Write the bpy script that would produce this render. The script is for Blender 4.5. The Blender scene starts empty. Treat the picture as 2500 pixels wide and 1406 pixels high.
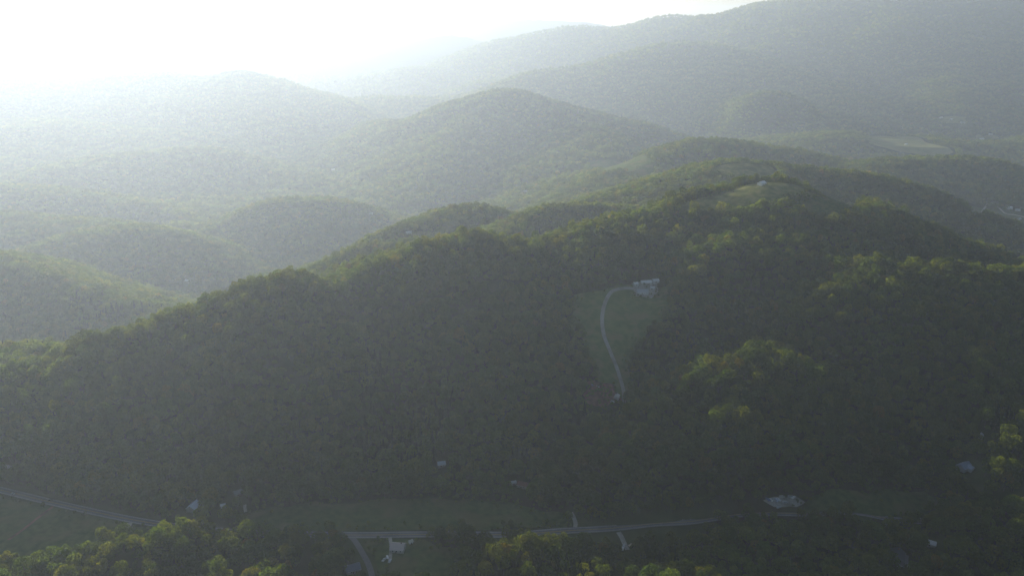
import bpy, bmesh, math, random
import numpy as np
from mathutils import Vector, Matrix
from mathutils.geometry import delaunay_2d_cdt

# ------------------------------------------------------------------ scene, camera, sky, sun, exposure
sc = bpy.context.scene
COL = sc.collection
CAM_Z, PITCH, FPX = 450.0, math.radians(19.1), 1853.0      # metres, downward tilt, focal length in photo pixels
cam_d = bpy.data.cameras.new('camera'); cam = bpy.data.objects.new('camera', cam_d); COL.objects.link(cam)
cam_d.sensor_width = 36.0; cam_d.lens = 36.0 * FPX / 2500.0
cam_d.clip_start = 1.0; cam_d.clip_end = 60000.0
cam.location = (0, 0, CAM_Z); cam.rotation_euler = (math.pi / 2 - PITCH, 0, 0)
sc.camera = cam

SUN_AZ, SUN_EL = math.radians(-31.0), math.radians(10.5)    # left of the view direction (+Y), above the horizon
world = bpy.data.worlds.new('World'); sc.world = world; world.use_nodes = True
wn = world.node_tree.nodes; wl = world.node_tree.links
sky = wn.new('ShaderNodeTexSky'); sky.sky_type = 'NISHITA'; sky.sun_disc = False
sky.sun_elevation = SUN_EL; sky.sun_rotation = SUN_AZ
sky.altitude = 600; sky.air_density = 1.0; sky.dust_density = 1.5; sky.ozone_density = 1.2
bg = wn['Background']; bg.inputs['Strength'].default_value = 0.05
wl.new(sky.outputs['Color'], bg.inputs['Color'])

sun_d = bpy.data.lights.new('sun', 'SUN'); sun = bpy.data.objects.new('sun', sun_d); COL.objects.link(sun)
sun_d.energy = 5.0; sun_d.angle = math.radians(0.6); sun_d.color = (1.0, 0.90, 0.71)
sdir = Vector((math.sin(SUN_AZ) * math.cos(SUN_EL), math.cos(SUN_AZ) * math.cos(SUN_EL), math.sin(SUN_EL)))
sun.rotation_euler = sdir.to_track_quat('Z', 'Y').to_euler()
sun.location = (0, 0, 700)

HAZE_DENSITY, HAZE_G, HAZE_COL = 0.000088, 0.49, (0.655, 0.785, 1.0)
vs = sc.view_settings
vs.view_transform = 'Standard'; vs.look = 'None'; vs.gamma = 1.0; vs.use_curve_mapping = False
vs.exposure = 0.96
cy = sc.cycles
cy.use_denoising = True
try: cy.denoiser = 'OPENIMAGEDENOISE'
except Exception: pass
cy.max_bounces = 4; cy.diffuse_bounces = 2; cy.glossy_bounces = 1; cy.transmission_bounces = 2
cy.volume_bounces = 1; cy.transparent_max_bounces = 4
cy.use_adaptive_sampling = False
cy.sample_clamp_indirect = 4.0

rng = np.random.default_rng(7)
R = random.Random(11)

# ------------------------------------------------------------------ helpers: materials
def mat_new(name):
    m = bpy.data.materials.new(name); m.use_nodes = True
    return m, m.node_tree.nodes, m.node_tree.links

def mat_noise(name, c1, c2, scale=0.2, detail=6, rough=0.9, bump=0.0, c3=None, scale2=None):
    """Principled surface whose own colour wanders between two or three tones"""
    m, n, l = mat_new(name)
    p = n['Principled BSDF']; p.inputs['Roughness'].default_value = rough
    p.inputs['Specular IOR Level'].default_value = 0.25 if rough < 0.9 else 0.0
    tc = n.new('ShaderNodeNewGeometry')
    nz = n.new('ShaderNodeTexNoise'); nz.inputs['Scale'].default_value = scale; nz.inputs['Detail'].default_value = detail
    l.new(tc.outputs['Position'], nz.inputs['Vector'])
    rp = n.new('ShaderNodeValToRGB'); rp.color_ramp.elements[0].position = 0.36; rp.color_ramp.elements[1].position = 0.64
    rp.color_ramp.elements[0].color = (*c1, 1); rp.color_ramp.elements[1].color = (*c2, 1)
    l.new(nz.outputs['Fac'], rp.inputs['Fac'])
    out = rp.outputs['Color']
    if c3:
        n2 = n.new('ShaderNodeTexNoise'); n2.inputs['Scale'].default_value = scale2 or scale * 0.1; n2.inputs['Detail'].default_value = 4
        l.new(tc.outputs['Position'], n2.inputs['Vector'])
        r2 = n.new('ShaderNodeValToRGB'); r2.color_ramp.elements[0].position = 0.48; r2.color_ramp.elements[1].position = 0.66
        l.new(n2.outputs['Fac'], r2.inputs['Fac'])
        mx = n.new('ShaderNodeMix'); mx.data_type = 'RGBA'; mx.inputs['B'].default_value = (*c3, 1)
        l.new(r2.outputs['Color'], mx.inputs['Factor']); l.new(out, mx.inputs['A'])
        out = mx.outputs['Result']
    l.new(out, p.inputs['Base Color'])
    if bump:
        b = n.new('ShaderNodeBump'); b.inputs['Strength'].default_value = 0.8; b.inputs['Distance'].default_value = bump
        l.new(nz.outputs['Fac'], b.inputs['Height']); l.new(b.outputs['Normal'], p.inputs['Normal'])
    return m

def mat_flat(name, c, rough=0.7, metal=0.0, vary=0.15, spec=0.4):
    m, n, l = mat_new(name)
    p = n['Principled BSDF']; p.inputs['Roughness'].default_value = rough; p.inputs['Metallic'].default_value = metal
    p.inputs['Specular IOR Level'].default_value = spec
    g = n.new('ShaderNodeNewGeometry'); nz = n.new('ShaderNodeTexNoise'); nz.inputs['Scale'].default_value = 0.8
    l.new(g.outputs['Position'], nz.inputs['Vector'])
    rp = n.new('ShaderNodeValToRGB')
    rp.color_ramp.elements[0].color = (*[v * (1 - vary) for v in c], 1); rp.color_ramp.elements[1].color = (*[min(1, v * (1 + vary)) for v in c], 1)
    l.new(nz.outputs['Fac'], rp.inputs['Fac']); l.new(rp.outputs['Color'], p.inputs['Base Color'])
    return m

def mat_leaf(name, stops, tr=0.60):
    """Leaves: part diffuse, part light let through; each tree takes its own tone"""
    m, n, l = mat_new(name)
    n.remove(n['Principled BSDF']); out = n['Material Output']
    oi = n.new('ShaderNodeObjectInfo'); rp = n.new('ShaderNodeValToRGB')
    e = rp.color_ramp.elements
    while len(e) < len(stops): e.new(0.5)
    for k, (pos, c) in enumerate(stops): e[k].position = pos; e[k].color = (*c, 1)
    l.new(oi.outputs['Random'], rp.inputs['Fac'])
    g = n.new('ShaderNodeNewGeometry'); nz = n.new('ShaderNodeTexNoise'); nz.inputs['Scale'].default_value = 0.35
    l.new(g.outputs['Position'], nz.inputs['Vector'])
    mr = n.new('ShaderNodeMapRange'); mr.inputs['From Min'].default_value = 0.3; mr.inputs['From Max'].default_value = 0.7
    mr.inputs['To Min'].default_value = 0.8; mr.inputs['To Max'].default_value = 1.2
    l.new(nz.outputs['Fac'], mr.inputs['Value'])
    mul = n.new('ShaderNodeVectorMath'); mul.operation = 'SCALE'
    # patches of one kind of tree: paler here, darker there
    n2 = n.new('ShaderNodeTexNoise'); n2.inputs['Scale'].default_value = 0.014; n2.inputs['Detail'].default_value = 3; l.new(g.outputs['Position'], n2.inputs['Vector'])
    m2 = n.new('ShaderNodeMapRange'); m2.inputs['From Min'].default_value = 0.34; m2.inputs['From Max'].default_value = 0.66; m2.inputs['To Min'].default_value = 0.68; m2.inputs['To Max'].default_value = 1.28
    l.new(n2.outputs['Fac'], m2.inputs['Value'])
    m3 = n.new('ShaderNodeMath'); m3.operation = 'MULTIPLY'; l.new(m2.outputs['Result'], m3.inputs[0]); l.new(mr.outputs['Result'], m3.inputs[1])
    n4 = n.new('ShaderNodeTexNoise'); n4.inputs['Scale'].default_value = 0.022; n4.inputs['Detail'].default_value = 4; l.new(g.outputs['Position'], n4.inputs['Vector'])
    r4 = n.new('ShaderNodeValToRGB'); r4.color_ramp.elements[0].position = 0.4; r4.color_ramp.elements[1].position = 0.6
    r4.color_ramp.elements[0].color = (0.80, 0.98, 1.0, 1); r4.color_ramp.elements[1].color = (1.0, 0.96, 0.74, 1); l.new(n4.outputs['Fac'], r4.inputs['Fac'])
    hue = n.new('ShaderNodeVectorMath'); hue.operation = 'MULTIPLY'; l.new(rp.outputs['Color'], hue.inputs[0]); l.new(r4.outputs['Color'], hue.inputs[1])
    l.new(hue.outputs[0], mul.inputs[0]); l.new(m3.outputs[0], mul.inputs['Scale'])
    d = n.new('ShaderNodeBsdfDiffuse'); t = n.new('ShaderNodeBsdfTranslucent')
    warm = n.new('ShaderNodeVectorMath'); warm.operation = 'MULTIPLY'; warm.inputs[1].default_value = (3.4, 2.5, 0.5)
    l.new(mul.outputs[0], warm.inputs[0])
    l.new(mul.outputs[0], d.inputs['Color']); l.new(warm.outputs[0], t.inputs['Color'])
    mx = n.new('ShaderNodeMixShader'); mx.inputs['Fac'].default_value = tr
    l.new(d.outputs[0], mx.inputs[1]); l.new(t.outputs[0], mx.inputs[2]); l.new(mx.outputs[0], out.inputs['Surface'])
    return m

M = {}
M['ground'] = mat_noise('forest floor', (0.042, 0.060, 0.020), (0.070, 0.085, 0.030), 0.05, 8, bump=0.6, c3=(0.06, 0.05, 0.03), scale2=0.012)
M['grass'] = mat_noise('pasture grass', (0.045, 0.078, 0.022), (0.088, 0.118, 0.038), 0.16, 10, bump=0.4, c3=(0.125, 0.115, 0.052), scale2=0.03)
M['dry'] = mat_noise('dry hilltop grass', (0.12, 0.145, 0.045), (0.21, 0.205, 0.08), 0.10, 8, bump=0.25, c3=(0.10, 0.11, 0.04), scale2=0.03)
M['pasture'] = mat_noise('hollow pasture', (0.085, 0.130, 0.036), (0.145, 0.185, 0.060), 0.10, 10, bump=0.4, c3=(0.175, 0.165, 0.075), scale2=0.05)
M['hay'] = mat_noise('pale hay field', (0.16, 0.185, 0.07), (0.24, 0.235, 0.10), 0.03, 8, bump=0.3, c3=(0.20, 0.18, 0.09), scale2=0.01)
M['dirt'] = mat_noise('red bare earth', (0.15, 0.080, 0.058), (0.24, 0.135, 0.10), 0.15, 8, bump=0.2, c3=(0.06, 0.06, 0.035), scale2=0.06)
M['asphalt'] = mat_noise('worn asphalt', (0.105, 0.107, 0.115), (0.145, 0.147, 0.155), 0.4, 6, rough=0.8, c3=(0.17, 0.17, 0.175), scale2=0.03)
M['gravel'] = mat_noise('pale gravel', (0.30, 0.285, 0.26), (0.43, 0.41, 0.38), 0.6, 6, rough=0.95, c3=(0.22, 0.21, 0.17), scale2=0.08)
M['line'] = mat_noise('road paint', (0.62, 0.62, 0.60), (0.78, 0.78, 0.76), 1.0, 4)
M['yline'] = mat_noise('yellow road paint', (0.55, 0.36, 0.05), (0.65, 0.44, 0.08), 1.0, 4)
LEAF_STOPS = [(0.0, (0.036, 0.066, 0.018)), (0.35, (0.048, 0.084, 0.022)), (0.70, (0.061, 0.098, 0.025)), (0.96, (0.078, 0.110, 0.028)), (1.0, (0.092, 0.098, 0.030))]
M['leaf'] = mat_leaf('broad leaves', LEAF_STOPS)
M['needle'] = mat_leaf('pine needles', [(0.0, (0.018, 0.032, 0.014)), (1.0, (0.034, 0.050, 0.020))], 0.2)
M['bark'] = mat_noise('grey brown bark', (0.06, 0.05, 0.04), (0.13, 0.11, 0.09), 2.0, 6)

# ------------------------------------------------------------------ helpers: numbers
def hash2(ix, iy, s):
    h = (ix.astype(np.int64) * 374761393 + iy.astype(np.int64) * 668265263 + s * 974634777) & 0x7fffffff
    h = ((h ^ (h >> 13)) * 1274126177) & 0x7fffffff
    return ((h ^ (h >> 16)) & 0xffffff) / 0xffffff
def vnoise(x, y, s=0):
    ix, iy = np.floor(x), np.floor(y); fx, fy = x - ix, y - iy
    fx = fx * fx * fx * (fx * (fx * 6 - 15) + 10); fy = fy * fy * fy * (fy * (fy * 6 - 15) + 10)
    a = hash2(ix, iy, s); b = hash2(ix + 1, iy, s); c = hash2(ix, iy + 1, s); d = hash2(ix + 1, iy + 1, s)
    return (a * (1 - fx) + b * fx) * (1 - fy) + (c * (1 - fx) + d * fx) * fy * 1.0
def fbm(x, y, s=0, o=4):
    v = 0.0; a = 0.5
    for k in range(o):
        v = v + a * (vnoise(x, y, s + k * 17) * 2 - 1); x = x * 2.03 + 7.1; y = y * 2.03 - 3.3; a *= 0.5
    return v
def smooth(a, b, x):
    t = np.clip((x - a) / (b - a), 0, 1); return t * t * (3 - 2 * t)
CP, SP = math.cos(PITCH), math.sin(PITCH)
def at(px, py, Y):
    """the point at depth Y (metres ahead) on the sight line of a photo pixel"""
    u, v = (px - 1250.0) / FPX, (703.0 - py) / FPX
    dy, dz = CP + v * SP, -SP + v * CP
    return (u * Y / dy, Y, CAM_Z + Y * dz / dy)
def project(x, y, z):
    zc = z - CAM_Z; f = y * CP - zc * SP; up = y * SP + zc * CP
    return 1250 + FPX * x / f, 703 - FPX * up / f

# ------------------------------------------------------------------ the land: ridges over a valley floor
# each ridge: crest points (photo column, photo row, depth) with the tree tops taken off, slope, roundness
RIDGES = [
 # near side of the valley
 ([(-120,1470,462),(50,1428,500),(200,1346,536),(350,1286,562),(440,1266,573),(482,1268,577)], .6, 12, 16),
 ([(1170,1500,450),(1210,1420,490),(1220,1325,528),(1290,1312,536),(1350,1322,532),(1420,1380,505)], .55, 14, 15),
 ([(1560,1460,470),(1720,1390,510),(1880,1268,585),(1960,1268,586),(2040,1290,575),(2090,1330,550)], .40, 22, 14),
 ([(2340,1275,580),(2400,1240,578),(2480,1226,574),(2600,1220,566),(2800,1220,540)], .55, 20, 14),
 # main ridge across the middle
 ([(-330,1060,770),(-150,985,805),(0,915,835),(120,850,868),(250,790,900),(370,748,925),(480,728,945),(560,700,962),(660,664,987),(730,682,996),(805,716,1000),
   (870,690,1010),(940,630,1050),(1050,580,1096),(1180,566,1115),(1300,578,1130),(1420,540,1175),(1500,520,1213),(1600,503,1245),(1700,492,1275),(1800,462,1300),(1860,446,1312),(1900,450,1318)], .44, 38, 13),
 ([(190,915,832),(300,842,862),(410,792,893),(520,742,925)], .46, 12, 7),
 ([(860,700,1000),(950,662,1020),(1040,625,1050),(1100,590,1085)], .40, 14, 15),
 # knoll right of the hollow
 ([(1530,985,735),(1600,950,762),(1700,890,786),(1780,848,806),(1870,836,815),(1950,848,820),(2050,890,822),(2150,935,815)], .52, 40, 14),
 # bare crest of the hilltop meadows, spurs of the main ridge
 ([(1700,486,1275),(1800,464,1300),(1860,447,1312),(1900,448,1318),(1950,468,1325)], .40, 55, 2),
 ([(1060,600,1085),(1110,700,985),(1160,830,870),(1200,960,775)], .44, 14, 14),
 ([(560,715,950),(600,830,850),(650,960,762)], .46, 14, 14),
 ([(1330,590,1115),(1370,700,1000),(1380,830,880),(1340,980,775)], .44, 14, 14),
 ([(1640,515,1240),(1700,620,1110),(1760,720,990)], .44, 16, 14),
 # right hand ridges
 ([(2020,645,1020),(2120,620,990),(2250,640,985),(2370,648,990),(2490,655,995),(2750,640,1010)], .42, 34, 12),
 ([(2120,625,985),(2170,655,955),(2250,700,915),(2330,745,875),(2400,785,840),(2480,860,785)], .46, 32, 12),
 ([(1900,450,1318),(1985,470,1330),(2050,497,1330),(2150,535,1310),(2300,585,1290),(2480,630,1270)], .33, 22, 15),
 ([(1690,420,1560),(1750,402,1590),(1810,384,1600),(1840,386,1603),(1870,388,1605),(1960,400,1590),(2060,412,1570),(2150,425,1555),(2250,452,1530),(2330,490,1500),(2420,530,1480),(2520,565,1460)], .34, 22, 15),
 ([(1640,360,1960),(1700,345,1990),(1780,338,2010),(1900,355,2000),(2000,372,1990),(2100,395,1960)], .32, 40, 14),
 ([(2130,392,1850),(2180,384,1880),(2260,378,1900),(2340,372,1900),(2400,382,1880),(2480,402,1850),(2600,430,1800)], .30, 40, 14),
 ([(2080,325,2350),(2200,330,2350),(2330,350,2300),(2420,352,2280),(2600,340,2300)], .16, 60, 10),
 ([(1750,418,1590),(1810,400,1600),(1850,404,1600)], .3, 60, 2),
 # behind the main ridge
 ([(1240,560,1240),(1280,535,1290),(1340,500,1340),(1450,497,1350),(1560,505,1340),(1640,498,1340),(1700,500,1330)], .36, 20, 15),
 ([(1030,530,1440),(1090,508,1470),(1150,499,1480),(1210,508,1480),(1270,530,1470)], .42, 26, 15),
 ([(740,690,1120),(790,650,1160),(850,612,1190),(930,590,1215),(1010,586,1225),(1080,575,1230)], .42, 18, 15),
 ([(900,585,1370),(940,562,1390),(990,548,1400),(1005,552,1400)], .45, 14, 14),
 # left, behind the main ridge
 ([(-260,590,1240),(-100,612,1230),(0,636,1200),(90,660,1170),(190,690,1130),(280,722,1090),(340,765,1040)], .36, 26, 15),
 ([(130,585,1460),(210,560,1480),(320,548,1490),(420,560,1480),(480,600,1440),(540,650,1390),(570,690,1350)], .34, 30, 15),
 ([(-250,520,1640),(-60,518,1640),(80,530,1620),(200,535,1600),(300,550,1560)], .30, 34, 14),
 ([(560,540,1640),(640,500,1690),(720,480,1710),(800,484,1710),(870,506,1700),(920,545,1660)], .34, 36, 14),
 ([(440,545,1700),(560,560,1680),(650,600,1600)], .28, 36, 14),
 ([(-300,440,2000),(-80,448,1980),(80,452,1960),(200,462,1920),(330,490,1860),(440,530,1780)], .30, 44, 14),
 ([(150,395,2300),(320,372,2380),(500,362,2420),(640,392,2380),(760,440,2200)], .28, 60, 14),
 # central peak
 ([(820,420,2450),(900,345,2560),(1000,290,2620),(1070,262,2640),(1130,243,2650),(1190,226,2650),(1250,221,2640),(1330,240,2600),(1400,260,2550),(1480,280,2500),(1580,305,2430),(1680,335,2330)], .36, 45, 14),
 ([(1150,280,2500),(1110,360,2250),(1070,450,1980)], .34, 60, 14),
 ([(1450,300,2350),(1500,380,2050),(1560,450,1760)], .32, 60, 14),
 # left far ridge and the ranges behind it
 ([(-500,205,3500),(-200,188,3550),(0,190,3500),(60,184,3500),(150,194,3480),(250,188,3500),(330,181,3520),(420,179,3520),(500,188,3500),(545,180,3500),(580,174,3500),(640,190,3480),(700,214,3450),(790,262,3350)], .30, 70, 12),
 ([(-200,300,2850),(60,292,2870),(250,305,2850),(420,320,2780),(560,345,2700)], .24, 90, 12),
 ([(700,205,4700),(780,196,4750),(880,186,4800),(950,178,4800),(1010,165,4850),(1100,160,4850),(1200,148,4900)], .27, 90, 10),
 ([(860,245,3600),(960,235,3650),(1080,238,3650),(1180,225,3700)], .26, 80, 10),
 ([(1285,204,3600),(1330,173,3650),(1400,169,3680),(1480,150,3720),(1590,112,3780),(1700,104,3800),(1800,118,3700),(1950,175,3350),(2100,235,2950)], .34, 70, 12),
 ([(1110,150,5300),(1160,120,5200),(1210,102,5100),(1280,88,5050),(1380,67,5000),(1490,68,4950),(1560,57,4900),(1640,40,4850),(1740,38,4800),(1820,30,4700),(1900,5,4550),(1960,-12,4450),(2100,-24,4300),(2300,-30,4200),(2500,-35,4100),(2800,-20,4000)], .36, 60, 6),
 ([(2250,60,3900),(2300,140,3450),(2350,220,2950)], .34, 90, 10),
 ([(1850,80,4150),(1800,160,3700)], .34, 90, 10),
 ([(420,170,6600),(480,150,6600),(560,142,6600),(680,135,6600),(730,122,6600),(760,113,6600),(800,122,6600),(840,130,6600),(900,131,6600),(980,114,6700),(1060,92,6800),(1110,88,6800),(1160,98,6800),(1250,105,6800)], .24, 120, 0),
 ([(-400,176,5600),(0,183,5600),(100,186,5600),(230,178,5600),(330,172,5600),(430,168,5600),(540,185,5600)], .2, 120, 0),
 ([(860,85,10200),(1000,72,10200),(1140,60,10200),(1280,48,10200),(1400,52,10200),(1480,65,10200),(1600,70,10200)], .2, 200, 0),
 ([(-900,110,12000),(0,112,12000),(400,95,12500),(700,88,12500),(900,84,12500)], .16, 250, 0),
]
def catmull(P, n=4):
    P = np.array(P, float); Q = np.vstack([2 * P[0] - P[1], P, 2 * P[-1] - P[-2]]); out = []
    for i in range(1, len(Q) - 2):
        p0, p1, p2, p3 = Q[i - 1], Q[i], Q[i + 1], Q[i + 2]
        for k in range(n):
            t = k / n
            out.append(0.5 * (2 * p1 + (p2 - p0) * t + (2 * p0 - 5 * p1 + 4 * p2 - p3) * t * t + (3 * p1 - p0 - 3 * p2 + p3) * t ** 3))
    out.append(P[-1]); return np.array(out)
RDG = []
DEPTH = ([0, 1000, 1200, 1500, 2000, 2420, 2640, 3500, 5000, 7000, 12000], [1, 1.25, 1.45, 1.6, 1.7, 1.72, 1.75, 1.75, 1.75, 1.5, 1.2])
for i_, (pts, s, r, th) in enumerate(RIDGES):
    k_ = np.interp(pts[len(pts) // 2][2], *DEPTH) if i_ > 15 else 1.0
    if i_ > 15 and pts[0][0] > 700 and pts[len(pts) // 2][2] < 1495: k_ = 1.22
    if i_ > 15 and pts[0][0] > 1600 and pts[len(pts) // 2][2] < 1700: k_ = 1.22
    if i_ > 15 and pts[0][0] > 1600 and 1700 < pts[len(pts) // 2][2] < 2100: k_ = 1.45      # the ranges behind the main ridge stand farther off
    q = [at(a, b, c * k_) for a, b, c in pts]; q = [(x, y, z - th - (5 if i_ < 16 and th > 5 else 0)) for x, y, z in q]
    RDG.append((catmull(q, 3), s, r * k_))

def near_line(P, pl):
    d = np.full(len(P), 1e9)
    for a, b in zip(pl[:-1], pl[1:]):
        e = b - a; t = np.clip(((P - a) @ e) / (e @ e + 1e-9), 0, 1); d = np.minimum(d, np.hypot(*(P - a - t[:, None] * e).T))
    return d
# stream hollows cut into the slopes: (map line, depth, half width)
CARVE = [(np.array([at(*p)[:2] for p in q]), d, w) for q, d, w in (
    ([(1500,990,775),(1450,1060,735),(1380,1120,705),(1290,1185,672),(1240,1225,650)], 22, 38),
    ([(1580,880,850),(1700,800,905),(1850,760,960),(2000,760,985),(2150,800,960)], 16, 40),
    ([(2080,960,800),(2160,1060,730),(2220,1160,680)], 16, 40), ([(1620,620,1110),(1600,680,1040),(1560,740,975)], 8, 40),
    ([(420,800,880),(480,930,780),(520,1080,700)], 12, 34), ([(880,720,960),(950,860,850),(1010,1020,745)], 13, 34))]
FLOOR_Y = [-2000, 0, 300, 470, 640, 690, 760, 850, 1000, 1200, 1500, 2000, 3000, 5000, 8000, 12000, 20000]
FLOOR_Z = [110, 85, 30, 2, 0, 0, 5, 8, 0, -90, -210, -290, -330, -330, -260, -180, -120]
def height(x, y):
    x = np.asarray(x, float); y = np.asarray(y, float); shp = x.shape; x = x.ravel(); y = y.ravel()
    base = np.interp(y, FLOOR_Y, FLOOR_Z)
    base = base + smooth(1500, 4000, y) * 25 * fbm(x / 900, y / 900, 5, 3)
    wx = x + 30 * fbm(x / 150, y / 150, 31, 3); wy = y + 30 * fbm(x / 150 + 9, y / 150 + 4, 37, 3)
    sn = 1 + 0.5 * (fbm(x / 210, y / 210, 3, 3) * smooth(2600, 1500, y) + fbm(x / 800, y / 800, 13, 3) * smooth(1500, 2600, y))
    z = base.copy()
    for pl, s, r in RDG:
        far = max(1.0, pl[:, 1].mean() / 1500)
        reach = (pl[:, 2].max() + 335) / s * 2.0 + 4 * r
        sel = np.where((wx > pl[:, 0].min() - reach) & (wx < pl[:, 0].max() + reach) & (wy > pl[:, 1].min() - reach) & (wy < pl[:, 1].max() + reach))[0]
        if not len(sel): continue
        # near the crest keep the true position, lower down let spurs and gullies wander
        X, Y_ = x[sel], y[sel]; best = np.full(len(sel), -1e9)
        for a, b in zip(pl[:-1], pl[1:]):
            d = b[:2] - a[:2]; L2 = d @ d
            t = np.clip(((X - a[0]) * d[0] + (Y_ - a[1]) * d[1]) / L2, 0, 1)
            dd = np.hypot(X - a[0] - t * d[0], Y_ - a[1] - t * d[1])
            side = (X - a[0]) * d[1] - (Y_ - a[1]) * d[0] < 0
            k = s * np.where(side, np.maximum(sn[sel], .85) * (1.9 if pl[:, 1].mean() < 1330 else 1.35), sn[sel])
            rr = np.where(side, 0.6 * r, 1.9 * r) if 700 < pl[:, 1].mean() < 1500 and pl[:, 0].mean() < 350 else r      # crests fall gently towards the valley, steeply behind
            zz = a[2] + t * (b[2] - a[2]) - k * (np.sqrt(dd * dd + rr * rr) - rr)
            best = np.maximum(best, zz)
        k = 9.0 * min(far, 2.5); cur = z[sel]
        h = np.clip(0.5 + 0.5 * (best - cur) / k, 0, 1)
        z[sel] = cur * (1 - h) + best * h + k * h * (1 - h)
    for pl, dep, wid in CARVE:
        sel = np.where((x > pl[:, 0].min() - 4 * wid) & (x < pl[:, 0].max() + 4 * wid) & (y > pl[:, 1].min() - 4 * wid) & (y < pl[:, 1].max() + 4 * wid))[0]
        if len(sel):
            d = near_line(np.stack([x[sel], y[sel]], 1), pl); z[sel] = np.maximum(z[sel] - dep * np.exp(-(d / wid) ** 2), base[sel] - 3)
    up = z - base
    am = np.clip(up / 60, 0, 1)
    z = z + am * (3.5 * fbm(x / 70, y / 70, 71, 3) * smooth(4000, 1800, y) + 9.0 * fbm(x / 260, y / 260, 73, 3) * smooth(1500, 2600, y))
    u_, v_ = x * 0.92 + y * 0.39, -x * 0.39 + y * 0.92
    gul = 1 - np.abs(2 * vnoise(u_ / 95 + 0.6 * fbm(x / 90, y / 90, 83, 2), v_ / 330, 81) - 1) * 2
    z = z + am * np.clip(up / 45, 0, 1.0) * (1 - 0.75 * smooth(70, 130, up)) * 8.5 * (gul - 1.0) * smooth(660, 760, y) * smooth(1900, 1500, y)
    gf = 1 - np.abs(2 * vnoise(x / 330 + 0.7 * fbm(x / 300, y / 300, 183, 2), y / 330, 181) - 1) * 2
    z = z + am * np.clip(up / 120, 0, 1.0) * 13.0 * (gf - 0.6) * smooth(1700, 2600, y)
    z = z + 0.8 * fbm(x / 60, y / 60, 90, 2) * (1 - am)
    return z.reshape(shp)

def axis(lo, d0, d1, hi, step, grow, mx):
    c = list(np.arange(d0, d1 + 0.1, step)); s = step; v = c[-1]
    while v < hi: s = min(s * grow, mx); v += s; c.append(v)
    s = step; v = c[0]; b = []
    while v > lo: s = min(s * grow, mx); v -= s; b.append(v)
    return np.array(b[::-1] + c)
GX = axis(-13000, -1150, 1250, 13000, 8.0, 1.035, 300)
GY = axis(-900, 380, 1750, 17000, 8.0, 1.022, 260)
MX, MY = np.meshgrid(GX, GY)
GZ = height(MX, MY)
def gz(x, y):
    x = np.asarray(x, float); y = np.asarray(y, float)
    i = np.clip(np.searchsorted(GX, x) - 1, 0, len(GX) - 2); j = np.clip(np.searchsorted(GY, y) - 1, 0, len(GY) - 2)
    tx = np.clip((x - GX[i]) / (GX[i + 1] - GX[i]), 0, 1); ty = np.clip((y - GY[j]) / (GY[j + 1] - GY[j]), 0, 1)
    return (GZ[j, i] * (1 - tx) + GZ[j, i + 1] * tx) * (1 - ty) + (GZ[j + 1, i] * (1 - tx) + GZ[j + 1, i + 1] * tx) * ty
YS = np.concatenate([np.arange(430, 1800, 2.0), np.arange(1800, 7000, 8.0)])
def locate(px, py):
    """where the sight line of a photo pixel first meets the land"""
    x, y, z = at(px, py, YS)
    d = z - gz(x, y); k = np.where(d < 0)[0]
    if not len(k): return (float(x[-1]), float(y[-1]))
    k = k[0]
    if k == 0: return (float(x[0]), float(y[0]))
    t = d[k - 1] / (d[k - 1] - d[k])
    return (float(x[k - 1] + t * (x[k] - x[k - 1])), float(y[k - 1] + t * (y[k] - y[k - 1])))

def link_mesh(name, verts, faces, mat, parent=None, smooth_=False):
    me = bpy.data.meshes.new(name); me.from_pydata([tuple(v) for v in verts], [], [tuple(f) for f in faces])
    if mat: me.materials.append(mat)
    if smooth_: me.polygons.foreach_set('use_smooth', [True] * len(me.polygons))
    me.update(); o = bpy.data.objects.new(name, me); COL.objects.link(o)
    if parent: o.parent = parent
    return o
def tag(o, label=None, cat=None, group=None, kind=None):
    if label: o['label'] = label
    if cat: o['category'] = cat
    if group: o['group'] = group
    if kind: o['kind'] = kind
    return o

nx, ny = len(GX), len(GY)
V = np.stack([MX.ravel(), MY.ravel(), GZ.ravel()], 1)
ii, jj = np.meshgrid(np.arange(nx - 1), np.arange(ny - 1)); q = (jj * nx + ii).ravel()
F = np.stack([q, q + 1, q + nx + 1, q + nx], 1)
me = bpy.data.meshes.new('ground'); me.vertices.add(len(V)); me.vertices.foreach_set('co', V.astype(np.float32).ravel())
me.loops.add(F.size); me.loops.foreach_set('vertex_index', F.ravel().astype(np.int32))
me.polygons.add(len(F)); me.polygons.foreach_set('loop_start', np.arange(0, F.size, 4, dtype=np.int32)); me.polygons.foreach_set('loop_total', np.full(len(F), 4, np.int32))
me.polygons.foreach_set('use_smooth', np.ones(len(F), bool)); me.materials.append(M['ground']); me.update(); me.validate()
ground = bpy.data.objects.new('ground', me); COL.objects.link(ground)
tag(ground, 'wooded hills and valley floor reaching to the hazy horizon', 'hills', kind='structure')

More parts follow.
